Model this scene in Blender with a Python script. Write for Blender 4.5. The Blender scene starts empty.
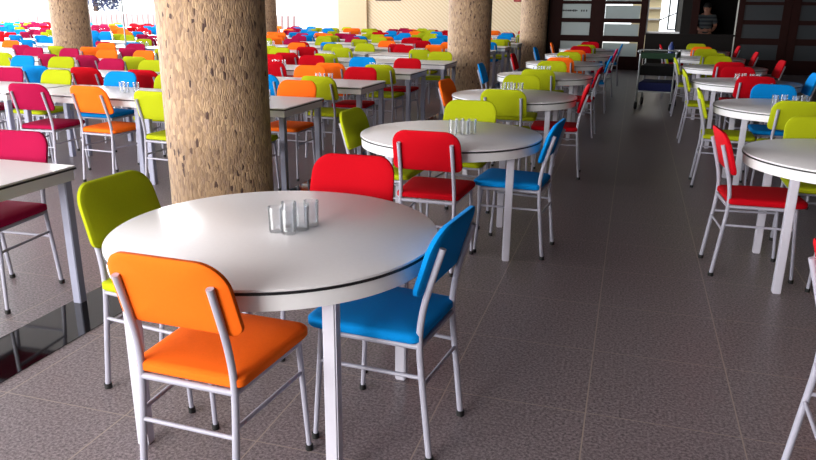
import bpy, bmesh, math, random
from mathutils import Vector, Matrix
random.seed(7)
PI = math.pi
S = bpy.context.scene
COL = S.collection

# ------------------------------------------------------------------ camera (fitted to the photograph)
F_PX, CAM_H = 717.26, 1.5375
RR = ((0.95641245, 0.29187371, 0.00921738), (-0.09430003, 0.27882145, 0.95570189), (-0.27637425, 0.91491439, -0.29419201))
cam_d = bpy.data.cameras.new('camera'); cam = bpy.data.objects.new('camera', cam_d); COL.objects.link(cam)
cam_d.sensor_width = 36; cam_d.sensor_fit = 'HORIZONTAL'; cam_d.lens = F_PX/816*36; cam_d.clip_end = 200; cam_d.clip_start = .05
r, u, f = [Vector(v) for v in RR]
cam.matrix_world = Matrix(((r.x, u.x, -f.x, 0), (r.y, u.y, -f.y, 0), (r.z, u.z, -f.z, CAM_H), (0, 0, 0, 1)))
S.camera = cam

def px(x, y, z):                       # where a point of the hall falls in the frame (to know which rows are in view)
    p = Vector((x, y, z-CAM_H)); d = max(p.dot(f), .01)
    return 408+F_PX*p.dot(r)/d, 230-F_PX*p.dot(u)/d

# ------------------------------------------------------------------ materials
def lin(c):
    return tuple(((v/255)/12.92 if v/255 <= .04045 else ((v/255+.055)/1.055)**2.4) for v in c)
def mat(name, rgb, rough=.5, metal=0, spec=.5, noise=0, nscale=60, bump=0, bscale=200, coat=0, sheen=0):
    m = bpy.data.materials.new(name); m.use_nodes = True
    nt = m.node_tree; b = nt.nodes['Principled BSDF']; c = lin(rgb)
    b.inputs['Base Color'].default_value = (*c, 1); b.inputs['Roughness'].default_value = rough
    b.inputs['Metallic'].default_value = metal; b.inputs['Specular IOR Level'].default_value = spec
    if coat: b.inputs['Coat Weight'].default_value = coat; b.inputs['Coat Roughness'].default_value = .15
    if sheen: b.inputs['Sheen Weight'].default_value = sheen
    tc = nt.nodes.new('ShaderNodeTexCoord')
    n = nt.nodes.new('ShaderNodeTexNoise'); n.inputs['Scale'].default_value = nscale; n.inputs['Detail'].default_value = 4
    nt.links.new(tc.outputs['Object'], n.inputs['Vector'])
    mx = nt.nodes.new('ShaderNodeMix'); mx.data_type = 'RGBA'
    k = max(noise, .03)
    mx.inputs[6].default_value = (*[v*(1-k) for v in c], 1); mx.inputs[7].default_value = (*[min(1, v*(1+k)) for v in c], 1)
    nt.links.new(n.outputs['Fac'], mx.inputs[0]); nt.links.new(mx.outputs[2], b.inputs['Base Color'])
    if bump:
        n2 = nt.nodes.new('ShaderNodeTexNoise'); n2.inputs['Scale'].default_value = bscale
        nt.links.new(tc.outputs['Object'], n2.inputs['Vector'])
        bp = nt.nodes.new('ShaderNodeBump'); bp.inputs['Strength'].default_value = bump; bp.inputs['Distance'].default_value = .004
        nt.links.new(n2.outputs['Fac'], bp.inputs['Height']); nt.links.new(bp.outputs['Normal'], b.inputs['Normal'])
    return m

FAB = {}
for k, rgb in dict(orange=(250, 108, 24), red=(178, 2, 20), blue=(0, 128, 204), lime=(164, 174, 20), crimson=(156, 12, 62)).items():
    FAB[k] = mat('fabric_'+k, rgb, rough=.9, spec=.12, noise=.08, nscale=150, bump=.15, bscale=500)
CNAME = dict(orange='orange', red='red', blue='blue', lime='lime green', crimson='crimson')
M_STEEL = mat('grey_painted_steel', (162, 162, 177), .38, 0, .5)
M_LEG = mat('pale_grey_table_leg', (196, 195, 208), .4)
M_LEGB = mat('blue_grey_table_leg', (150, 153, 174), .4)
M_TOP = mat('white_laminate', (228, 226, 229), .36, noise=.02)
M_APRON = mat('white_apron', (232, 232, 234), .35)
M_EDGE = mat('dark_edge_band', (22, 22, 26), .4)
M_CAP = mat('black_rubber', (14, 14, 15), .6)
M_WOOD = mat('dark_red_wood', (34, 9, 6), .7, 0, .15, noise=.25, nscale=8)
M_DARK = mat('near_black_wood', (15, 10, 9), .65, 0, .2, noise=.2)
M_WHITE = mat('white_plaster', (236, 233, 226), .8)
M_CEIL = mat('ceiling_plaster', (228, 226, 224), .9)
M_CREAM = mat('cream_pilaster', (204, 180, 144), .75, noise=.08, nscale=30)
M_FRAMEW = mat('white_window_frame', (235, 235, 238), .4)
M_METAL = mat('trolley_metal', (120, 124, 126), .35, .6)
M_TRAY = mat('dark_green_tray', (16, 44, 26), .7, 0, .2)
M_BIN = mat('navy_bin', (16, 24, 74), .7, 0, .2)
M_BLK = mat('black_shelf', (9, 9, 10), .8, 0, .15)

def tile_line(nt, sep_out, off, size, width):
    a = nt.nodes.new('ShaderNodeMath'); a.operation = 'SUBTRACT'; nt.links.new(sep_out, a.inputs[0]); a.inputs[1].default_value = off
    d = nt.nodes.new('ShaderNodeMath'); d.operation = 'PINGPONG'; nt.links.new(a.outputs[0], d.inputs[0]); d.inputs[1].default_value = size/2
    l = nt.nodes.new('ShaderNodeMath'); l.operation = 'LESS_THAN'; nt.links.new(d.outputs[0], l.inputs[0]); l.inputs[1].default_value = width
    return l
def floor_mat():
    m = bpy.data.materials.new('granite_floor'); m.use_nodes = True; nt = m.node_tree; b = nt.nodes['Principled BSDF']
    g = nt.nodes.new('ShaderNodeNewGeometry'); sep = nt.nodes.new('ShaderNodeSeparateXYZ'); nt.links.new(g.outputs['Position'], sep.inputs[0])
    lx = tile_line(nt, sep.outputs['X'], -.045, .577, .0028); ly = tile_line(nt, sep.outputs['Y'], 2.63, .577, .0022)
    mx = nt.nodes.new('ShaderNodeMath'); mx.operation = 'MAXIMUM'; nt.links.new(lx.outputs[0], mx.inputs[0]); nt.links.new(ly.outputs[0], mx.inputs[1])
    n = nt.nodes.new('ShaderNodeTexNoise'); n.inputs['Scale'].default_value = 85; n.inputs['Detail'].default_value = 6; n.inputs['Roughness'].default_value = .75
    nt.links.new(g.outputs['Position'], n.inputs['Vector'])
    cr = nt.nodes.new('ShaderNodeValToRGB'); cr.color_ramp.elements[0].position = .40; cr.color_ramp.elements[1].position = .60
    cr.color_ramp.elements[0].color = (*lin((78, 70, 74)), 1); cr.color_ramp.elements[1].color = (*lin((150, 139, 143)), 1)
    nt.links.new(n.outputs['Fac'], cr.inputs[0])
    mc = nt.nodes.new('ShaderNodeMix'); mc.data_type = 'RGBA'; nt.links.new(mx.outputs[0], mc.inputs[0]); nt.links.new(cr.outputs[0], mc.inputs[6])
    mc.inputs[7].default_value = (*lin((160, 147, 138)), 1)
    nt.links.new(mc.outputs[2], b.inputs['Base Color'])
    b.inputs['Roughness'].default_value = .36; b.inputs['Specular IOR Level'].default_value = .5
    return m
M_FLOOR = floor_mat()
M_STRIP = mat('black_granite', (10, 9, 10), .06, 0, .6)

def column_mat():
    m = bpy.data.materials.new('tan_stone_mosaic'); m.use_nodes = True; nt = m.node_tree; b = nt.nodes['Principled BSDF']
    tc = nt.nodes.new('ShaderNodeTexCoord'); mp = nt.nodes.new('ShaderNodeMapping'); mp.inputs['Scale'].default_value = (1, 1, .36)
    nt.links.new(tc.outputs['Object'], mp.inputs['Vector'])
    v = nt.nodes.new('ShaderNodeTexVoronoi'); v.inputs['Scale'].default_value = 62; nt.links.new(mp.outputs[0], v.inputs['Vector'])
    hs = nt.nodes.new('ShaderNodeSeparateColor'); nt.links.new(v.outputs['Color'], hs.inputs[0])
    cr = nt.nodes.new('ShaderNodeValToRGB'); e = cr.color_ramp.elements
    e[0].position = 0; e[0].color = (*lin((70, 50, 44)), 1); e[1].position = 1; e[1].color = (*lin((188, 158, 122)), 1)
    for p, c in ((.03, (84, 60, 50)), (.05, (138, 112, 90)), (.35, (156, 128, 98)), (.6, (178, 148, 114)), (.8, (152, 126, 104))):
        q = e.new(p); q.color = (*lin(c), 1)
    nt.links.new(hs.outputs[0], cr.inputs[0])
    n = nt.nodes.new('ShaderNodeTexNoise'); n.inputs['Scale'].default_value = 4; nt.links.new(mp.outputs[0], n.inputs['Vector'])
    mm = nt.nodes.new('ShaderNodeMix'); mm.data_type = 'RGBA'; mm.blend_type = 'MULTIPLY'; mm.inputs[0].default_value = .35
    nt.links.new(cr.outputs[0], mm.inputs[6]); nt.links.new(n.outputs['Color'], mm.inputs[7]); 
    nt.links.new(cr.outputs[0], b.inputs['Base Color'])
    ve = nt.nodes.new('ShaderNodeTexVoronoi'); ve.feature = 'DISTANCE_TO_EDGE'; ve.inputs['Scale'].default_value = 62; nt.links.new(mp.outputs[0], ve.inputs['Vector'])
    ad = nt.nodes.new('ShaderNodeMath'); ad.operation = 'ADD'; nt.links.new(hs.outputs[1], ad.inputs[0]); nt.links.new(ve.outputs['Distance'], ad.inputs[1])
    bp = nt.nodes.new('ShaderNodeBump'); bp.inputs['Strength'].default_value = .7; bp.inputs['Distance'].default_value = .012
    nt.links.new(ad.outputs[0], bp.inputs['Height']); nt.links.new(bp.outputs[0], b.inputs['Normal'])
    b.inputs['Roughness'].default_value = .75
    return m
M_COLUMN = column_mat()

def tanwall_mat():
    m = bpy.data.materials.new('tan_mosaic_wall'); m.use_nodes = True; nt = m.node_tree; b = nt.nodes['Principled BSDF']
    tc = nt.nodes.new('ShaderNodeTexCoord'); mp = nt.nodes.new('ShaderNodeMapping'); mp.inputs['Rotation'].default_value = (0, math.radians(50), 0)
    nt.links.new(tc.outputs['Object'], mp.inputs['Vector'])
    w = nt.nodes.new('ShaderNodeTexWave'); w.inputs['Scale'].default_value = 3.0; w.inputs['Distortion'].default_value = .6; nt.links.new(mp.outputs[0], w.inputs['Vector'])
    cr = nt.nodes.new('ShaderNodeValToRGB'); cr.color_ramp.elements[0].color = (*lin((212, 188, 150)), 1); cr.color_ramp.elements[1].color = (*lin((230, 212, 180)), 1)
    nt.links.new(w.outputs['Fac'], cr.inputs[0]); nt.links.new(cr.outputs[0], b.inputs['Base Color']); b.inputs['Roughness'].default_value = .7
    return m
M_TAN = tanwall_mat()

def frosted(name, rgb, trans):
    m = bpy.data.materials.new(name); m.use_nodes = True; nt = m.node_tree; b = nt.nodes['Principled BSDF']
    b.inputs['Base Color'].default_value = (*lin(rgb), 1); b.inputs['Roughness'].default_value = .35
    t = nt.nodes.new('ShaderNodeBsdfTranslucent'); t.inputs[0].default_value = (*lin(rgb), 1)
    mx = nt.nodes.new('ShaderNodeMixShader'); mx.inputs[0].default_value = trans
    o = nt.nodes['Material Output']; nt.links.new(b.outputs[0], mx.inputs[1]); nt.links.new(t.outputs[0], mx.inputs[2]); nt.links.new(mx.outputs[0], o.inputs[0])
    return m
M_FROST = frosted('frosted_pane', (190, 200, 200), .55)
M_FROSTD = frosted('shaded_frosted_pane', (46, 50, 54), .08)  # shaded copy of the frosted pane: the dark room behind is in its colour
def glass_mat():
    m = bpy.data.materials.new('clear_glass'); m.use_nodes = True; nt = m.node_tree
    for n in list(nt.nodes):
        if n.type == 'BSDF_PRINCIPLED': nt.nodes.remove(n)
    t = nt.nodes.new('ShaderNodeBsdfTransparent'); t.inputs[0].default_value = (.96, .97, .98, 1)
    g = nt.nodes.new('ShaderNodeBsdfGlossy'); g.inputs['Roughness'].default_value = .22; g.inputs[0].default_value = (1, 1, 1, 1)
    lw = nt.nodes.new('ShaderNodeLayerWeight'); lw.inputs['Blend'].default_value = .36
    mx = nt.nodes.new('ShaderNodeMixShader'); nt.links.new(lw.outputs['Fresnel'], mx.inputs[0]); nt.links.new(t.outputs[0], mx.inputs[1]); nt.links.new(g.outputs[0], mx.inputs[2])
    nt.links.new(mx.outputs[0], nt.nodes['Material Output'].inputs[0])
    return m
M_GLASS = glass_mat()

# ------------------------------------------------------------------ mesh helpers
def mesh(name, bm, m, smooth=True):
    me = bpy.data.meshes.new(name); bmesh.ops.recalc_face_normals(bm, faces=bm.faces); bm.to_mesh(me); bm.free()
    me.materials.append(m)
    if smooth:
        for p in me.polygons: p.use_smooth = True
        try: me.set_sharp_from_angle(angle=math.radians(38))
        except Exception: pass
    return me
def link(name, me, parent=None, loc=(0, 0, 0), rz=0):
    o = bpy.data.objects.new(name, me); COL.objects.link(o); o.location = loc; o.rotation_euler = (0, 0, rz)
    if parent: o.parent = parent
    return o
def obj(name, bm, m, parent=None, loc=(0, 0, 0), smooth=True): return link(name, mesh(name, bm, m, smooth), parent, loc)
def box(bm, x0, x1, y0, y1, z0, z1, bev=0):
    g = bmesh.ops.create_cube(bm, size=1)['verts']
    for v in g: v.co = Vector(((x0+x1)/2+v.co.x*(x1-x0), (y0+y1)/2+v.co.y*(y1-y0), (z0+z1)/2+v.co.z*(z1-z0)))
    if bev:
        es = list({e for v in g for e in v.link_edges})
        bmesh.ops.bevel(bm, geom=es, offset=bev, segments=2, affect='EDGES')
    return bm
def bx(*a, **k): return box(bmesh.new(), *a, **k)
def smooth_path(pts, n=5):
    P = [Vector(p) for p in pts]; out = []
    for i in range(len(P)-1):
        a = P[max(i-1, 0)]; b = P[i]; c = P[i+1]; d = P[min(i+2, len(P)-1)]
        for k in range(n):
            t = k/n
            out.append(.5*((2*b)+(c-a)*t+(2*a-5*b+4*c-d)*t*t+(3*b-3*c+d-a)*t**3))
    out.append(P[-1]); return out
def tube(bm, pts, rad, seg=10):
    P = [Vector(p) for p in pts]; rings = []
    for i, p in enumerate(P):
        d = (P[min(i+1, len(P)-1)]-P[max(i-1, 0)]).normalized()
        a = d.cross(Vector((0, 1, .01)) if abs(d.y) < .9 else Vector((1, 0, 0))).normalized(); b = d.cross(a)
        rr = rad[i] if isinstance(rad, (list, tuple)) else rad
        rings.append([bm.verts.new(p+(a*math.cos(2*PI*k/seg)+b*math.sin(2*PI*k/seg))*rr) for k in range(seg)])
    for q, w in zip(rings, rings[1:]):
        for k in range(seg): bm.faces.new((q[k], q[(k+1) % seg], w[(k+1) % seg], w[k]))
    bm.faces.new(rings[0][::-1]); bm.faces.new(rings[-1]); return bm
def lathe(bm, prof, seg=32, cx=0, cy=0):
    rings = []
    for rr, z in prof:
        if rr < 1e-6: rings.append([bm.verts.new((cx, cy, z))])
        else: rings.append([bm.verts.new((cx+rr*math.cos(2*PI*k/seg), cy+rr*math.sin(2*PI*k/seg), z)) for k in range(seg)])
    for q, w in zip(rings, rings[1:]):
        for k in range(seg):
            k2 = (k+1) % seg
            if len(q) == 1 and len(w) == 1: continue
            if len(q) == 1: bm.faces.new((q[0], w[k2], w[k]))
            elif len(w) == 1: bm.faces.new((q[k], q[k2], w[0]))
            else: bm.faces.new((q[k], q[k2], w[k2], w[k]))
    return bm
def rrect(w, h, rt, rb, n=6, taper=0):
    """rounded rectangle centred on 0: top corner radius rt, bottom corner radius rb"""
    pts = []
    for cx, cy, rad, a0 in ((w/2-rt, h/2-rt, rt, 0), (-w/2+rt, h/2-rt, rt, PI/2), (-w/2+rb, -h/2+rb, rb, PI), (w/2-rb, -h/2+rb, rb, 1.5*PI)):
        for i in range(n+1):
            a = a0+PI/2*i/n; pts.append((cx+rad*math.cos(a), cy+rad*math.sin(a)))
    return [(x*(1+taper*y/h), y) for x, y in pts]
def pad(outline, t, place, crown=.006):
    """upholstered pad: outline lofted through its thickness, with domed faces; place(x, y, d) puts it in the chair"""
    bm = bmesh.new(); N = len(outline); rings = []
    for s, d in ((.0, -t/2-crown), (.55, -t/2-crown*.7), (.9, -t/2), (.975, -t/2+.004), (1, -t/4), (1, t/4), (.975, t/2-.004), (.9, t/2), (.55, t/2+crown*.7), (.0, t/2+crown)):
        if s == 0: rings.append([bm.verts.new(place(0, 0, d))])
        else: rings.append([bm.verts.new(place(x*s, y*s, d)) for x, y in outline])
    for q, w in zip(rings, rings[1:]):
        for k in range(N):
            k2 = (k+1) % N
            if len(q) == 1: bm.faces.new((q[0], w[k2], w[k]))
            elif len(w) == 1: bm.faces.new((q[k], q[k2], w[0]))
            else: bm.faces.new((q[k], q[k2], w[k2], w[k]))
    return bm
def tag(o, label=None, cat=None, group=None, kind=None):
    if label: o['label'] = label
    if cat: o['category'] = cat
    if group: o['group'] = group
    if kind: o['kind'] = kind
    return o
def thing(name, label, cat, loc=(0, 0, 0), rz=0, group=None):
    return tag(link(name, None, None, loc, rz), label, cat, group)
def struct(name, bm, m, parent=None, loc=(0, 0, 0)):
    o = obj(name, bm, m, parent, loc, smooth=False)
    if not parent: o['kind'] = 'structure'
    return o
ORD = 'first second third fourth fifth sixth seventh eighth ninth tenth eleventh twelfth thirteenth fourteenth fifteenth sixteenth seventeenth eighteenth nineteenth twentieth twenty-first twenty-second twenty-third twenty-fourth twenty-fifth twenty-sixth twenty-seventh twenty-eighth twenty-ninth thirtieth thirty-first thirty-second thirty-third thirty-fourth thirty-fifth thirty-sixth'.split()

# ------------------------------------------------------------------ chair (local: faces +Y, origin on the floor under the seat)
def post_pts(s): return smooth_path([(s*.170, -.245, .012), (s*.169, -.222, .22), (s*.166, -.200, .44), (s*.162, -.209, .57), (s*.160, -.240, .69), (s*.158, -.2735, .80)], 4)
CH = {}
for s in (-1, 1):
    CH['rear', s] = mesh('leg', tube(bmesh.new(), post_pts(s), .0118), M_STEEL)
    CH['front', s] = mesh('leg', tube(bmesh.new(), [(s*.198, .200, .012), (s*.186, .168, .45)], [.0092, .0112]), M_STEEL)
    CH['rcap', s] = mesh('foot_cap', lathe(bmesh.new(), [(0, 0), (.016, 0), (.016, .022), (.0, .022)], 10, s*.170, -.245), M_CAP)
    CH['fcap', s] = mesh('foot_cap', lathe(bmesh.new(), [(0, 0), (.014, 0), (.014, .022), (.0, .022)], 10, s*.198, .200), M_CAP)
    CH['side', s] = mesh('stretcher', tube(bmesh.new(), [(s*.168, -.212, .325), (s*.190, .176, .325)], .0076), M_STEEL)
CH['back'] = mesh('stretcher', tube(bmesh.new(), [(-.169, -.215, .295), (.169, -.215, .295)], .0076), M_STEEL)
CH['front_bar'] = mesh('stretcher', tube(bmesh.new(), [(-.19, .176, .335), (.19, .176, .335)], .0076), M_STEEL)
bm = bmesh.new()
tube(bm, [(-.166, -.200, .440), (.166, -.200, .440)], .011); tube(bm, [(-.186, .168, .440), (.186, .168, .440)], .011)
for s in (-1, 1): tube(bm, [(s*.166, -.200, .440), (s*.186, .168, .440)], .011)
CH['frame'] = mesh('seat_frame', bm, M_STEEL)
SEAT_OUT = rrect(.405, .435, .05, .03, 6, .10)
def seat_place(x, y, d):
    return (x, y+.012, .473+d)
BACK_OUT = rrect(.410, .245, .085, .035, 8, -.05)
def back_place(x, y, d):
    z = .752+y; t = (z-.60)/.27
    return (x, -.214-.078*max(0, t)**1.25+.012+d*.98+.34*x*x, z)
for c, m in FAB.items():
    CH['seat', c] = mesh('seat', pad(SEAT_OUT, .042, seat_place, .004), m)
    CH['pad', c] = mesh('backrest', pad(BACK_OUT, .030, back_place, .006), m)
def make_chair(color, loc, rz, label, group, caps=True, name='padded_chair'):
    t = thing(name, label, 'chair', (loc[0], loc[1], 0), rz, group)
    link('seat', CH['seat', color], t); link('backrest', CH['pad', color], t); link('seat_frame', CH['frame'], t)
    for s in (-1, 1):
        a = link('leg', CH['rear', s], t); b = link('leg', CH['front', s], t); link('stretcher', CH['side', s], t)
        if caps: link('foot_cap', CH['rcap', s], a); link('foot_cap', CH['fcap', s], b)
    link('stretcher', CH['back'], t)
    return t

# ------------------------------------------------------------------ glasses
def glass_bm(r0=.025, r1=.029, h=.095):
    return lathe(bmesh.new(), [(0, 0), (r0, 0), (r0+.001, .004), (r1, h), (r1-.003, h), (r0-.002, .012), (0, .012)], 20)
GL = mesh('drinking_glass', glass_bm(), M_GLASS)
GL_FAR = mesh('drinking_glass', glass_bm(), M_GLASS)
def glasses(pts, z, where, far=False):
    for x, y in pts:
        tag(link('drinking_glass', GL_FAR if far else GL, None, (x, y, z)), 'clear drinking glass on '+where, 'glass', 'glasses on '+where)

# ------------------------------------------------------------------ tables
TR = .60
RT = {}
RT['top'] = mesh('tabletop', lathe(bmesh.new(), [(0, .738), (TR-.003, .738), (TR, .741), (TR, .748), (TR-.003, .75), (0, .75)], 96), M_TOP)
RT['edge'] = mesh('edge_band', lathe(bmesh.new(), [(TR-.03, .731), (TR+.002, .731), (TR+.002, .7395), (TR-.03, .7395), (TR-.03, .731)], 96), M_EDGE)
RT['apron'] = mesh('apron', lathe(bmesh.new(), [(TR-.03, .676), (TR-.008, .676), (TR-.006, .731), (TR-.03, .731), (TR-.03, .676)], 96), M_APRON)
for i, (sx, sy) in enumerate(((-1, -1), (1, -1), (-1, 1), (1, 1))):
    RT['leg', i] = mesh('leg', bx(sx*.375-.023, sx*.375+.023, sy*.375-.023, sy*.375+.023, 0, .737, bev=.005), M_LEG)
def round_table(x, y, label, group):
    t = thing('round_table', label, 'table', (x, y, 0), math.radians(13) if abs(y-4.628) < .01 else 0, group)
    a = link('tabletop', RT['top'], t); link('edge_band', RT['edge'], a); link('apron', RT['apron'], t)
    for i in range(4): link('leg', RT['leg', i], t)
    return t
QL, QW = 1.40, .80
QT = {}
QT['top'] = mesh('tabletop', bx(-QL/2, QL/2, -QW/2, QW/2, .740, .75, bev=.003), M_TOP)
QT['edge'] = mesh('edge_band', bx(-QL/2-.001, QL/2+.001, -QW/2-.001, QW/2+.001, .731, .7395), M_EDGE)
bm = bmesh.new()
for a in ((-QL/2+.01, QL/2-.01, -QW/2+.01, -QW/2+.035), (-QL/2+.01, QL/2-.01, QW/2-.035, QW/2-.01), (-QL/2+.01, -QL/2+.035, -QW/2+.035, QW/2-.035), (QL/2-.035, QL/2-.01, -QW/2+.035, QW/2-.035)):
    box(bm, *a, .675, .731)
QT['apron'] = mesh('apron', bm, M_APRON, False)
for i, (sx, sy) in enumerate(((-1, -1), (1, -1), (-1, 1), (1, 1))):
    QT['leg', i] = mesh('leg', bx(sx*(QL/2-.045)-.025, sx*(QL/2-.045)+.025, sy*(QW/2-.045)-.025, sy*(QW/2-.045)+.025, 0, .731, bev=.004), M_LEGB)
def rect_table(x, y, rz, label, group):
    t = thing('rectangular_table', label, 'table', (x, y, 0), rz, group)
    a = link('tabletop', QT['top'], t); link('edge_band', QT['edge'], a); link('apron', QT['apron'], t)
    for i in range(4): link('leg', QT['leg', i], t)
    return t

# ------------------------------------------------------------------ room shell
YB, YD, XL, XR, YF, HC = 28.9, 21.0, -31.0, 6.5, -4.5, 4.2
struct('floor', bx(XL-.2, XR+.2, YF-.2, YB+.2, -.1, 0), M_FLOOR)
tag(struct('trim_1', bx(-2.79, -2.44, YF, YB-1, .0005, .003), M_STRIP), kind='structure')
struct('ceiling', bx(XL-.2, -1.7, YF-.2, YD, HC, HC+.15), M_CEIL)
struct('ceiling_dark_added', bx(-1.7, XR+.2, YF-.2, YD+.15, HC-.6, HC+.15), M_WOOD)  # unseen dark ceiling, added so the right side reflects and receives less light
struct('ceiling_corner', bx(XL-.2, -2.3, YD, YB+.2, HC, HC+.15), M_CEIL)
struct('wall_right', bx(XR, XR+.2, YF, YD, 0, HC), M_DARK)
# back wall: parapet and daylight windows beyond x -12.9, solid bays towards the doors
M_PARA = mat('pale_pink_parapet', (150, 126, 124), .7, noise=.05)
bm = bmesh.new(); box(bm, XL, -15.2, YB, YB+.2, 0, 1.25)
x = XL
while x < -13.7:
    box(bm, x, x+.10, YB-.03, YB, .2, 1.22); x += .28
struct('wall_back_parapet', bm, M_PARA)
struct('wall_back_lintel', bx(XL, -15.2, YB, YB+.2, 3.85, HC), M_WHITE)
n = 1
for k in range(7):
    x0 = XL+k*2.257
    fr = struct('window_%d' % n, bx(x0, x0+.07, YB+.05, YB+.13, 1.25, 3.85), M_FRAMEW)
    obj('frame_rail', bx(x0+.07, x0+2.257, YB+.05, YB+.13, 1.25, 1.31), M_FRAMEW, fr); obj('frame_rail', bx(x0+.07, x0+2.257, YB+.05, YB+.13, 3.79, 3.85), M_FRAMEW, fr)
    n += 1
struct('wall_back', bx(-15.2, -11.8, YB, YB+.2, 0, HC), M_WHITE)
struct('trim_2', bx(-11.8, -10.55, YB-.12, YB+.2, 0, HC), M_CREAM)
struct('wall_back_mosaic', bx(-10.55, -2.3, YB, YB+.2, 0, HC), M_TAN)
struct('trim_3', bx(-26.9, -25.7, YB-.12, YB-.03, 0, HC), M_PARA)
struct('wall_return', bx(-2.5, -2.3, YD+.1, YB+.2, 0, HC), M_DARK)
# left wall and front wall: sill, lintel and piers around long daylight windows
def glazed_wall(name, axis, at, lo, hi, thick, sill, head, step, pier):
    global n
    def b(a0, a1, z0, z1, t0=0., t1=1.):
        q0, q1 = sorted((at+thick*t0, at+thick*t1))
        return (q0, q1, a0, a1, z0, z1) if axis == 'x' else (a0, a1, q0, q1, z0, z1)
    bm = bmesh.new(); box(bm, *b(lo, hi, 0, sill)); box(bm, *b(lo, hi, head, HC))
    a = lo; 
    while a < hi-.01:
        box(bm, *b(a, min(a+pier, hi), sill, head)); a += step
    struct(name, bm, M_WHITE)
    a = lo
    while a < hi-.01:
        if a+pier < hi:
            e = min(a+step, hi)
            bm = bmesh.new()
            for z in (sill, head-.06): box(bm, *b(a+pier, e, z, z+.06, .3, .6))
            m = (a+pier+e)/2; box(bm, *b(m-.03, m+.03, sill+.06, head-.06, .3, .6))
            struct('window_%d' % n, bm, M_FRAMEW); n += 1
        a += step
glazed_wall('wall_left', 'x', XL, YF, YB, -.2, .8, 3.9, 4.2, .5)
glazed_wall('wall_front', 'y', YF, XL, -1.0, -.2, .9, 3.9, 4.2, .8)
struct('wall_front_solid', bx(-1.0, XR, YF-.2, YF, 0, HC), M_WHITE)

# ------------------------------------------------------------------ columns
CDIAM = .745
cols = [(-2.84, 4.60, 'tan stone clad round column rising just behind the nearest round table'),
        (-2.73, 12.6, 'tan stone clad round column beside the round table row, mid hall'),
        (-2.70, 20.8, 'tan stone clad round column next to the dark wooden doors at the far end'),
        (-11.06, 12.6, 'tan stone clad round column standing among the chairs at far left'),
        (-10.98, 20.8, 'tan stone clad round column near the white far wall, half hidden by the nearest column')]
for x, y, l in cols:
    bm = lathe(bmesh.new(), [(CDIAM/2, 0), (CDIAM/2, HC)], 72)
    o = obj('column', bm, M_COLUMN, None, (x, y, 0)); tag(o, l, 'column', 'stone columns of the hall')

# ------------------------------------------------------------------ doors at the far right
def lattice(name, x0, x1, stile_l, stile_r, frost, z_top=2.15, gap=0.0):
    """dark wooden door: two stiles, rails, three framed panes and a kick panel"""
    d = struct(name, bx(x0, x0+stile_l, YD-.03, YD+.05, 0, z_top), M_WOOD)
    obj('stile', bx(x1-stile_r, x1, YD-.03, YD+.05, 0, z_top), M_WOOD, d, smooth=False)
    a, b = x0+stile_l, x1-stile_r
    for z0, z1 in ((0, .36), (.74, .90), (1.24, 1.35), (1.72, 1.80), (z_top-.12, z_top)):
        obj('rail', bx(a, b, YD-.02, YD+.04, z0, z1), M_WOOD, d, smooth=False)
    for z0, z1 in ((.36, .74), (.90, 1.24), (1.35, 1.72), (1.80, z_top-.12)):
        obj('pane', bx(a+gap*.3, b-gap*.3, YD+.0, YD+.012, z0, z1-gap), frost, d, smooth=False)
    return d
struct('wall_far', bx(-2.5, XR+.2, YD-.05, YD+.15, 2.15, HC), M_DARK)
d1 = lattice('door_1', -2.3, -1.0, .34, .20, M_FROST)
d2 = lattice('door_2', -1.0, .27, .18, .17, M_FROST, gap=.035)
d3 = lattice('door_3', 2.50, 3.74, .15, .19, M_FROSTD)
obj('gap_light_strip', bx(2.475, 2.50, YD-.035, YD+.05, 0, 2.15), mat('painted_gap_light', (206, 204, 196), .4), d3, smooth=False)  # light through the gap at the door's edge, put in as a pale strip
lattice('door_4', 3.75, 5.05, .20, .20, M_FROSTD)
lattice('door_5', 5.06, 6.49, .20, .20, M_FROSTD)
# faint dark emblem strip printed on the upper pane of the first door
bm = bmesh.new(); xx = -1.98; rnd = random.Random(3)
while xx < -1.55:
    w = rnd.uniform(.02, .045); h = rnd.uniform(.03, .06); box(bm, xx, xx+w, YD-.004, YD-.001, 1.545-h/2, 1.545+h/2); xx += w+.006
for xx in (-1.46, -1.40, -1.33): box(bm, xx, xx+.035, YD-.004, YD-.001, 1.52, 1.57)
obj('pane_lettering', bm, mat('dark_lettering', (38, 42, 44), .6), d1, smooth=False)
# dark lobby behind the counter opening, with the post between window and lobby
bm = bmesh.new()
box(bm, 1.18, 1.38, YD+.4, 24.5, 0, HC); box(bm, 1.38, XR+.2, 24.3, 24.5, 0, HC); box(bm, XR, XR+.2, YD, 24.5, 0, HC); box(bm, 1.18, XR+.2, YD+.1, 24.5, HC, HC+.15)
struct('wall_lobby', bm, M_DARK)
struct('floor_lobby', bx(-2.5, XR+.2, YB+.2, YB+.3, -.1, 0), M_FLOOR)
struct('trim_4', bx(1.38, 1.56, YD-.04, YD+.1, .98, 2.15), M_WOOD)
struct('trim_5', bx(1.14, 1.38, YD-.02, YD+.1, .98, 2.15), M_DARK)
ct = thing('service_counter', 'near-black wooden counter between the open window and the right-hand doors', 'counter', (1.385, YD, 0))
obj('counter_front', bx(-1.10, 1.10, -.03, .15, 0, .93), M_DARK, ct); obj('counter_top', bx(-1.11, 1.11, -.10, .32, .93, .98, bev=.008), M_DARK, ct)
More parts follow.
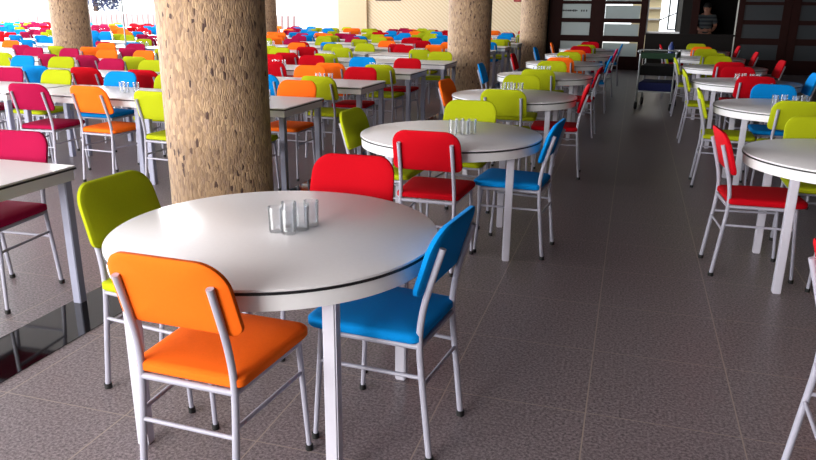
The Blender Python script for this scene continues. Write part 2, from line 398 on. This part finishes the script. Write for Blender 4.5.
# bright casement window beyond the counter
w = struct('window_%d' % n, bx(.27, .31, YD+.05, YD+.11, .98, 2.15), M_FRAMEW); n += 1
obj('window_sill', bx(.31, 1.14, YD+.10, YD+.45, .98, 1.02), M_FRAMEW, w, smooth=False)
bm = bmesh.new()
for q in ((0, .03, 0, .03, 1.06, 2.1), (0, .03, .52, .55, 1.06, 2.1), (0, .03, .03, .52, 1.06, 1.09), (0, .03, .03, .52, 2.07, 2.1)): box(bm, *q)
sash = obj('sash', bm, mat('dark_sash', (40, 44, 52), .5), w, (1.02, YD+.16, 0), smooth=False); sash.rotation_euler = (0, 0, .35)
obj('handrail', tube(bmesh.new(), [(.62, YD+1.2, 1.30), (1.1, YD+1.2, 1.52)], .014), M_BLK, w)
M_YEL = mat('yellow_facade', (246, 226, 180), .8)
hb = thing('building', 'pale yellow building seen through the bright open window', 'building', (.55, 27.5, 0))
obj('facade', bx(-.7, .25, 0, 3, 0, 6), M_YEL, hb, smooth=False)
bm = bmesh.new()
for z in (1.25, 1.62, 2.0): box(bm, -.72, .27, -.08, 0, z, z+.06)
obj('ledge', bm, M_WHITE, hb, smooth=False)
struct('ground', bx(-36, 12, YB+.3, 60, -.15, -.05), mat('pale_paving', (210, 206, 198), .9))
# wall fittings high on the mosaic wall
pf = thing('wall_picture', 'dark framed board high on the tan mosaic wall, cut off above', 'picture', (-9.65, YB-.03, 1.86))
obj('picture_frame', bx(-.54, .54, -.02, .03, 0, .05), M_WOOD, pf, smooth=False); obj('board', bx(-.50, .50, 0, .03, .05, .7), M_CREAM, pf, smooth=False)
rb = thing('wall_cabinet', 'small red cabinet on the tan mosaic wall beside the far column', 'cabinet', (-4.4, YB-.2, 1.84))
obj('body', bx(-.14, .14, 0, .2, 0, .7, bev=.01), mat('red_cabinet', (150, 26, 22), .45), rb); obj('cabinet_door', bx(-.12, .12, -.012, 0, .03, .67, bev=.003), mat('red_cabinet_door', (160, 30, 24), .4), rb)

# ------------------------------------------------------------------ round tables, two rows along the aisle
LT = [(-1.206, 2.298), (-1.107, 4.628), (-1.063, 7.026), (-1.05, 9.42), (-1.02, 11.80), (-.99, 14.1), (-.94, 16.3)]
RTB = [(1.31, 2.25), (1.29, 4.66), (1.34, 7.05), (1.31, 9.42), (1.32, 11.85), (1.32, 14.2), (1.32, 16.6)]
# per side: colour, distance of the seat centre from the table centre, small turn in degrees
S_, E_, N_, W_ = 0, 1, 2, 3
LCH = [{S_: ('orange', .425, -2, .010), E_: ('blue', .425, -6, .02), N_: ('red', .57, 2), W_: ('lime', .52, -4, .07)},
       {S_: ('red', .425, 0, .015), E_: ('blue', .44, -5), N_: ('lime', .55, -2, -.05), W_: ('lime', .45, -3)},
       {S_: ('lime', .36, 2), E_: ('red', .41, 3), N_: ('lime', .58, 2, -.04), W_: ('orange', .43, -6)},
       {S_: ('lime', .36, 0), E_: ('red', .42, -3), N_: ('lime', .58, 0), W_: ('blue', .56, 2)},
       {S_: ('orange', .42, 0), E_: ('blue', .44, 0), N_: ('lime', .62, 2), W_: ('red', .55, 0)},
       {S_: ('orange', .48, 0), E_: ('crimson', .44, 2), N_: ('red', .62, 0), W_: ('blue', .52, 0)},
       {S_: ('lime', .5, 2), E_: ('blue', .44, 0), N_: ('red', .6, 0), W_: ('orange', .5, 3)}]
RCH = [{W_: ('red', .44, -2)},
       {S_: ('orange', .5, 0), W_: ('red', .48, 5), N_: ('lime', .47, 2, -.05)},
       {S_: ('lime', .40, 0, -.03), W_: ('lime', .46, -2), N_: ('blue', .46, 0), E_: ('blue', .46, 0)},
       {S_: ('red', .40, 2), W_: ('lime', .40, 0), N_: ('red', .5, 0), E_: ('blue', .46, 0)},
       {S_: ('red', .40, 0), W_: ('lime', .41, 0), N_: ('lime', .5, 2), E_: ('red', .52, 3)},
       {S_: ('lime', .45, 0), W_: ('lime', .5, 0), N_: ('lime', .5, 0), E_: ('red', .5, 0)},
       {S_: ('orange', .48, 0), W_: ('red', .5, 0), N_: ('lime', .5, 0), E_: ('red', .5, 0)}]
SIDE = {S_: ((0, -1), 0, 'near side'), E_: ((1, 0), PI/2, 'right side'), N_: ((0, 1), PI, 'far side'), W_: ((-1, 0), -PI/2, 'left side')}
for row, tabs, chs in (('left', LT, LCH), ('right', RTB, RCH)):
    for i, ((x, y), ch) in enumerate(zip(tabs, chs)):
        if not (row == 'right' and i == 0):
            round_table(x, y, 'white round table with dark edge, %s from front in the %s aisle row' % (ORD[i], row), 'round tables along the aisle')
        else:
            round_table(x, y, 'white round table at the front of the right aisle row, nearest the camera', 'round tables along the aisle')
        for sd, (c, dist, turn, *lat) in ch.items():
            dist = max(dist, .425); lat = lat[0] if lat else 0
            (dx, dy), rz, nm = SIDE[sd]
            make_chair(c, (x+dx*dist+abs(dy)*lat, y+dy*dist+abs(dx)*lat), rz+math.radians(turn), '%s chair on the %s of the %s round table, %s row' % (CNAME[c], nm, ORD[i], row),
                       'chairs at the round tables', caps=(y < 9))
# glasses on the round tables
GL1 = [(-1.193, 2.275), (-1.178, 2.352), (-1.140, 2.268), (-1.116, 2.33), (-1.108, 2.398)]
glasses(GL1, .75, 'the nearest white round table')
glasses([(-1.085, 4.60), (-1.06, 4.68), (-1.01, 4.61), (-.975, 4.68)], .75, 'the second round table of the left row')
for i, (x, y) in list(enumerate(LT))[2:5]:
    glasses([(x-.15, y+.24), (x-.09, y+.29), (x-.05, y+.22), (x+.02, y+.27)], .75, 'the %s round table of the left row' % ORD[i])
for i, (x, y) in list(enumerate(RTB))[2:4]:
    glasses([(x-.1, y+.0), (x-.02, y+.05), (x+.06, y-.01), (x+.14, y+.05)], .75, 'the %s round table of the right row' % ORD[i])

# ------------------------------------------------------------------ rectangular tables in rows behind the columns
# colours read off the photograph: frame position of the top of a backrest and its colour
O, R_, B, L_, C = 'orange', 'red', 'blue', 'lime', 'crimson'
READ = [(37, 80, C), (98, 83, O), (172, 86, L_), (45, 68, L_), (62, 60, L_), (108, 69, B), (108, 62, B), (10, 67, C), (154, 57, L_), (154, 66, R_), (152, 72, L_),
        (122, 57, C), (122, 39, C), (127, 33, L_), (122, 30, O), (137, 25, R_), (150, 28, B), (153, 35, C), (155, 42, B), (92, 42, O), (100, 31, B), (97, 38, L_), (79, 46, L_), (93, 28, C),
        (8, 42, O), (25, 41, C), (49, 47, C), (52, 42, L_), (45, 34, B), (35, 25, C), (20, 31, B), (12, 26, B), (24, 26, L_), (5, 32, R_), (48, 25, R_), (48, 29, L_),
        (268, 42, L_), (277, 33, O), (282, 28, O), (291, 42, O), (292, 28, C), (295, 34, C), (303, 29, B), (309, 28, B), (316, 28, L_), (326, 31, O), (330, 26, B), (335, 32, L_), (345, 33, C),
        (326, 38, L_), (315, 41, R_), (340, 41, B), (350, 27, O), (340, 27, L_), (358, 32, B), (371, 27, L_), (357, 26, O), (370, 36, L_), (386, 34, O), (385, 42, O), (383, 29, R_), (392, 30, B), (400, 33, B),
        (357, 38, C), (355, 43, L_), (402, 28, C), (415, 31, O), (423, 31, L_), (417, 37, R_), (403, 43, R_), (437, 33, B), (442, 29, R_), (424, 46, L_), (439, 45, O), (439, 50, L_), (411, 48, B), (409, 56, R_),
        (390, 60, L_), (355, 67, R_), (347, 60, O), (310, 64, O), (291, 52, R_), (297, 57, R_), (294, 45, O), (368, 48, R_), (370, 55, B), (360, 45, L_), (386, 45, O), (333, 46, L_), (322, 52, L_),
        (318, 73, L_), (290, 81, O), (268, 67, B), (268, 45, L_), (497, 33, O), (497, 40, L_), (507, 33, B), (516, 34, L_), (515, 32, R_), (491, 42, B), (20, 130, R_)]
FORCE = {(0, 'near', 0, 0): L_, (0, 'near', 0, 1): L_, (0, 'far', 0, 0): O, (0, 'far', 0, 1): B, (0, 'near', 1, 0): O, (0, 'near', 1, 1): C, (0, 'far', 1, 0): L_, (0, 'far', 1, 1): B, (0, 'far', 2, 0): L_, (1, 'far', 2, 1): C, (1, 'far', 2, 0): L_, (1, 'far', 3, 0): L_, (1, 'near', 1, 1): R_, (1, 'near', 2, 0): R_, (1, 'near', 2, 1): B, (1, 'near', 3, 0): L_, (1, 'near', 0, 0): L_, (1, 'near', 0, 1): B, (1, 'far', 0, 0): R_, (1, 'far', 0, 1): O,
         (2, 'near', 0, 0): L_, (2, 'near', 0, 1): O, (2, 'far', 0, 0): R_, (2, 'far', 0, 1): B}
def read_color(key, u_, v_):
    if key in FORCE: return FORCE[key]
    best = min(READ, key=lambda q: ((q[0]-u_)/11)**2+((q[1]-v_+2)/4.5)**2)
    d = ((best[0]-u_)/11)**2+((best[1]-v_+2)/4.5)**2
    return best[2] if d < 3 else random.choice([O, R_, B, L_, L_, C if u_ < 170 else R_])
def blocked(x, y, m): return any((x-cx)**2+(y-cy)**2 < (CDIAM/2+m)**2 for cx, cy, _ in cols)
GRP = 'chairs at the rectangular table rows'
HIDDEN = '''0f0b 1n1a 1f1a 1f1b 2n1b 2n2a 2f2a 2f2b 3n2a 3n2b 3f2b 3f3a 3f3b 4n2b 4n3a 4f3a 4n3b 4f3b 4f4a 4f5a 5n0a 5n3b 5n4a 5f4a 5n4b 5f5a 5n6b 5n8a 6n0b 6f0b 6n4a 6n4b 6n5a 6f5a 6n5b 6f6a 6f8a 6f8b 6n9b 7n0b 7n4b 7f5a 7f5b 7n6a 7f7a 7n8b 7f9a 7n10b 8n0b 8n5a 8f5a 8n5b 8f5b 8n6a 8f6a 8f6b 8n8b 8f9a 8f9b 8n11a 9f0a 9n1a 9f1a 9f1b 9n6a 9f6a 9n6b 9f6b 9n7a 9f7a 9n7b 9f7b 9n8a 9f8a 9n10b 10n0a 10f0a 10f1b 10n7a 10f7a 10n7b 10n8a 10f8a 10n8b 10f8b 10n9a 10f9a 10f9b 10n11b 10n12a 10f12a 10f12b 10n14b 11n1b 11f1b 11n2a 11f2a 11n7a 11n7b 11f7b 11n8a 11f8a 11n8b 11f8b 11n9a 11f9a 11n9b 11f9b 11f10b 11n12b 11n13a 11f13b 11f14a 11n15b 11f16b'''.split()        # seats that stand wholly behind a column or behind nearer chairs
n_mass = 0; KEYS = {}
def seat_at(key, x, y, rz, word):
    global n_mass
    u_, v_ = px(x, y, .87)
    if u_ < -14 or u_ > 816 or blocked(x, y, .30): return
    c = read_color(key, u_, v_)
    k, side, ti, si = key
    if k >= 3 and random.random() < .20: return
    if '%d%s%d%s' % (k, side[0], ti, 'ab'[si]) in HIDDEN: [random.random() for _ in range(3)]; return
    t = make_chair(c, (x+random.uniform(-.02, .02), y+random.uniform(-.03, .03)), rz+math.radians(random.uniform(-5, 5)),
               '%s chair, %s side of %s rectangular table row, %s seat from aisle' % (CNAME[c], side, ORD[k+1], ORD[word]), GRP, caps=(y < 7))
    n_mass += 1; KEYS[t.name] = key
for k in range(12):
    yc = 5.75+1.79*k
    xr = -2.68; ti = 0
    while True:
        yy = yc; rz = 0
        if k == 0 and ti >= 1: yy += .13; rz = math.radians(-3)
        for cx, cy, _ in cols:                      # a table that would meet a column starts beyond it
            if abs(yy-cy) < QW/2+CDIAM/2+.04 and xr > cx-CDIAM/2-.05 and xr-QL < cx+CDIAM/2+.05: xr = cx-CDIAM/2-.06
        xm = xr-QL/2
        if px(xr, yc, .75)[0] < -10: break
        rect_table(xm, yy, rz, 'white rectangular table in the %s table row, %s from aisle' % (ORD[k+1], ORD[ti]), 'rectangular tables in rows')
        for si, dx in enumerate((.335, -.335)):
            xs = xm+dx
            seat_at((k, 'near', ti, si), xs, yy-QW/2+.18-.17, 0, ti*2+si)
            seat_at((k, 'far', ti, si), xs, yy+QW/2-.18+.17, PI, ti*2+si)
        if (k < 3 and ti < 2) or (k >= 3 and (ti+k) % 2 == 0 and ti < 10):
            q = .1 if k else .25
            glasses([(xm+q-.08, yy+.02), (xm+q, yy-.03), (xm+q+.07, yy+.03)], .75, '%s table from the aisle, %s rectangular row' % (ORD[ti], ORD[k+1]), True)
        xr -= QL+.06; ti += 1
# the nearest row: one table end at the left edge of the photograph and the chair across it
rect_table(-2.70-QL/2, 2.585, 0, 'white rectangular table nearest the camera, its end by the black floor strip', 'rectangular tables in rows')
make_chair('crimson', (-3.20, 2.585+QW/2-.10), PI+math.radians(3), 'crimson padded chair on the far side of the nearest rectangular table', GRP)
print('chairs at rectangular tables', n_mass)

# ------------------------------------------------------------------ trolley at the end of the aisle
tr = thing('service_trolley', 'dark service trolley with green tray top standing in the aisle by the doors', 'trolley', (.44, 12.75, 0), math.radians(-8))
tr.scale = (1, 1, .95)
for sx in (-1, 1):
    for sy in (-1, 1):
        obj('post', tube(bmesh.new(), [(sx*.27, sy*.36, .12), (sx*.27, sy*.36, .98)], .014), M_METAL, tr)
        c = obj('caster', lathe(bmesh.new(), [(0, -.018), (.055, -.022), (.068, -.012), (.068, .012), (.055, .022), (0, .018)], 20), M_CAP, tr, (sx*.27, sy*.36, .068)); c.rotation_euler = (0, PI/2, 0)
        obj('caster_fork', bx(-.026, .026, -.02, .02, .055, .075), M_METAL, c, (0, 0, -.0)).rotation_euler = (0, -PI/2, 0)
obj('tray', bx(-.28, .28, -.37, .37, .86, .955, bev=.012), M_TRAY, tr)
obj('handle', tube(bmesh.new(), smooth_path([(-.27, -.38, .94), (-.26, -.42, 1.0), (.26, -.42, 1.0), (.27, -.38, .94)], 5), .013), M_METAL, tr)
obj('shelf', bx(-.27, .27, -.36, .36, .58, .74, bev=.008), M_BLK, tr)
obj('shelf', bx(-.27, .27, -.36, .36, .30, .32), M_METAL, tr)
obj('bin', bx(-.265, .265, -.355, .355, .32, .46, bev=.015), M_BIN, tr)
tag(obj('squeeze_bottle', lathe(bmesh.new(), [(0, 0), (.045, 0), (.045, .10), (.02, .14), (.015, .17), (0, .17)], 16), mat('blue_bottle', (30, 50, 110), .4), None, (.58, 12.45, .910)), 'small dark blue bottle on top of the service trolley', 'bottle')

# slim pole among the far chairs
tag(obj('thin_pole', lathe(bmesh.new(), [(0, 0), (.14, 0), (.14, .012), (.014, .02), (.014, 1.75), (0, 1.75)], 14), M_METAL, None, (-9.35, 12.05, 0)), 'thin grey upright pole standing among the chairs near the far left column', 'pole')
# tree outside the far windows
tt = thing('tree', 'dark leafy tree outside the far windows beside the far left column', 'tree', (-27.3, 33, 0))
obj('trunk', tube(bmesh.new(), [(0, 0, -.1), (.05, 0, 1.3), (0, .1, 2.6)], [.16, .12, .06], 10), mat('bark', (70, 56, 46), .9), tt)
bm = bmesh.new(); rnd = random.Random(5)
for k in range(900):
    a = rnd.uniform(0, 2*PI); rr_ = rnd.uniform(0, 1)**.5*1.3; z = rnd.gauss(2.1, .35)
    p = Vector((rr_*math.cos(a), rr_*math.sin(a), z)); d = Vector((rnd.uniform(-1, 1), rnd.uniform(-1, 1), rnd.uniform(-1, 1))).normalized(); e = d.orthogonal().normalized()
    q = [bm.verts.new(p+d*.13), bm.verts.new(p+e*.05), bm.verts.new(p-d*.13), bm.verts.new(p-e*.05)]; bm.faces.new(q)
obj('foliage', bm, mat('dark_leaves', (30, 42, 78), .6), tt)

# ------------------------------------------------------------------ person behind the counter
def skin_body(name, nodes, edges, m, parent, root=0, sub=2):
    me = bpy.data.meshes.new(name); me.from_pydata([q[:3] for q in nodes], edges, []); me.materials.append(m)
    o = link(name, me, parent)
    sk = o.modifiers.new('skin', 'SKIN'); sk.use_smooth_shade = True
    for i, q in enumerate(nodes):
        v = me.skin_vertices[0].data[i]; v.radius = (q[3], q[4] if len(q) > 4 else q[3]); v.use_root = (i == root)
    ss = o.modifiers.new('sub', 'SUBSURF'); ss.levels = sub; ss.render_levels = sub
    return o
per = thing('person', 'person in a striped shirt standing in the shade behind the dark counter', 'person', (1.80, YD+.55, 0), math.radians(6))
per.scale = (1.12, 1.05, 1.0)
M_SKIN = mat('skin', (150, 104, 84), .55)
N = [(0, 0, .95, .14, .11), (0, 0, 1.12, .13, .10), (0, .01, 1.30, .15, .11), (0, .01, 1.43, .12, .09), (0, 0, 1.51, .055, .055), (0, -.01, 1.575, .075, .085), (0, -.005, 1.66, .082, .098), (0, .0, 1.735, .055, .065)]
Ed = [(i, i+1) for i in range(7)]
N += [(0, -.105, 1.63, .014)]; Ed += [(6, 8)]                       # nose
for s in (-1, 1):
    b0 = len(N)
    N += [(s*.17, .01, 1.42, .062), (s*.235, .02, 1.17, .047), (s*.13, -.20, 1.06, .036), (s*.07, -.26, 1.07, .030, .018)]
    Ed += [(3, b0), (b0, b0+1), (b0+1, b0+2), (b0+2, b0+3)]
    for j, (dx, ln) in enumerate(((-.03, .075), (-.01, .085), (.01, .08), (.028, .065))):     # fingers
        f0 = len(N); N += [(s*(.05-.006*j)+dx*.0, -.285+dx*.3, 1.075+dx, .009), (s*(.05-.006*j)-s*ln*.6, -.315+dx*.3, 1.07+dx, .008)]
        Ed += [(b0+3, f0), (f0, f0+1)]
    f0 = len(N); N += [(s*.075, -.285, 1.105, .010), (s*.05, -.31, 1.125, .009)]; Ed += [(b0+3, f0), (f0, f0+1)]   # thumb
    l0 = len(N); N += [(s*.10, 0, .88, .09), (s*.105, -.015, .50, .062), (s*.105, .01, .09, .042), (s*.11, -.13, .035, .04, .03)]
    Ed += [(0, l0), (l0, l0+1), (l0+1, l0+2), (l0+2, l0+3)]
    e0 = len(N); N += [(s*.088, .01, 1.64, .018, .012)]; Ed += [(6, e0)]                        # ears
skin_body('body', N, Ed, M_SKIN, per)
def stripes():
    m = bpy.data.materials.new('striped_shirt'); m.use_nodes = True; nt = m.node_tree; b = nt.nodes['Principled BSDF']
    tc = nt.nodes.new('ShaderNodeTexCoord'); sp = nt.nodes.new('ShaderNodeSeparateXYZ'); nt.links.new(tc.outputs['Object'], sp.inputs[0])
    p = nt.nodes.new('ShaderNodeMath'); p.operation = 'PINGPONG'; p.inputs[1].default_value = .05; nt.links.new(sp.outputs['Z'], p.inputs[0])
    g = nt.nodes.new('ShaderNodeMath'); g.operation = 'GREATER_THAN'; g.inputs[1].default_value = .026; nt.links.new(p.outputs[0], g.inputs[0])
    mx = nt.nodes.new('ShaderNodeMix'); mx.data_type = 'RGBA'; mx.inputs[6].default_value = (*lin((36, 42, 50)), 1); mx.inputs[7].default_value = (*lin((74, 80, 82)), 1)
    nt.links.new(g.outputs[0], mx.inputs[0]); nt.links.new(mx.outputs[2], b.inputs['Base Color']); b.inputs['Roughness'].default_value = .85
    return m
N2 = [(0, 0, .93, .165, .13), (0, 0, 1.12, .155, .122), (0, .01, 1.30, .172, .13), (0, .01, 1.42, .14, .105), (0, .005, 1.475, .085, .075)]
E2 = [(0, 1), (1, 2), (2, 3), (3, 4)]
for s in (-1, 1):
    b0 = len(N2); N2 += [(s*.17, .01, 1.42, .08), (s*.225, .018, 1.22, .068)]; E2 += [(3, b0), (b0, b0+1)]
skin_body('shirt', N2, E2, stripes(), per)
N3 = [(0, 0, .97, .16, .125), (0, 0, .90, .155, .125)]; E3 = [(0, 1)]
for s in (-1, 1):
    b0 = len(N3); N3 += [(s*.10, 0, .84, .105), (s*.105, -.01, .50, .08), (s*.105, .01, .10, .065)]; E3 += [(1, b0), (b0, b0+1), (b0+1, b0+2)]
skin_body('trousers', N3, E3, mat('dark_trousers', (30, 32, 40), .85), per)
hairbm = lathe(bmesh.new(), [(0, 1.785), (.04, 1.778), (.075, 1.75), (.098, 1.70), (.102, 1.66), (.094, 1.655), (.0, 1.70)], 24)
for v in hairbm.verts: v.co.y = v.co.y*1.12+.018
obj('hair', hairbm, mat('black_hair', (20, 17, 16), .6), per)
for s in (-1, 1): obj('eye', lathe(bmesh.new(), [(0, -.010), (.008, -.006), (.011, 0), (.008, .006), (0, .010)], 10), M_DARK, per, (s*.034, -.092, 1.655))

# ------------------------------------------------------------------ light
wld = bpy.data.worlds.new('World'); S.world = wld; wld.use_nodes = True
wb = wld.node_tree.nodes['Background']; wb.inputs[0].default_value = (.93, .97, 1.0, 1); wb.inputs[1].default_value = 1.6
def area(name, loc, rot, sx, sy, power, col=(1, 1, 1), spread=180):
    d = bpy.data.lights.new(name, 'AREA'); d.shape = 'RECTANGLE'; d.size = sx; d.size_y = sy; d.energy = power; d.color = col; d.spread = math.radians(spread)
    o = bpy.data.objects.new(name, d); COL.objects.link(o); o.location = loc; o.rotation_euler = rot; return o
area('daylight_left', (XL-.5, (YF+YB)/2, 2.35), (0, -PI/2, 0), 3.1, YB-YF, 9000, (.86, .93, 1.0))
area('daylight_back', ((XL-15.2)/2, YB+.5, 2.6), (-PI/2, 0, 0), -XL-15.2, 2.6, 5000, (.95, .97, 1.0))
area('daylight_front', (-16, YF-.5, 2.45), (PI/2, 0, 0), 30, 2.9, 3500, (1.0, .95, .92))

S.view_settings.view_transform = 'Standard'; S.view_settings.look = 'None'; S.view_settings.gamma = 1; S.view_settings.use_curve_mapping = False
S.view_settings.exposure = 0.58
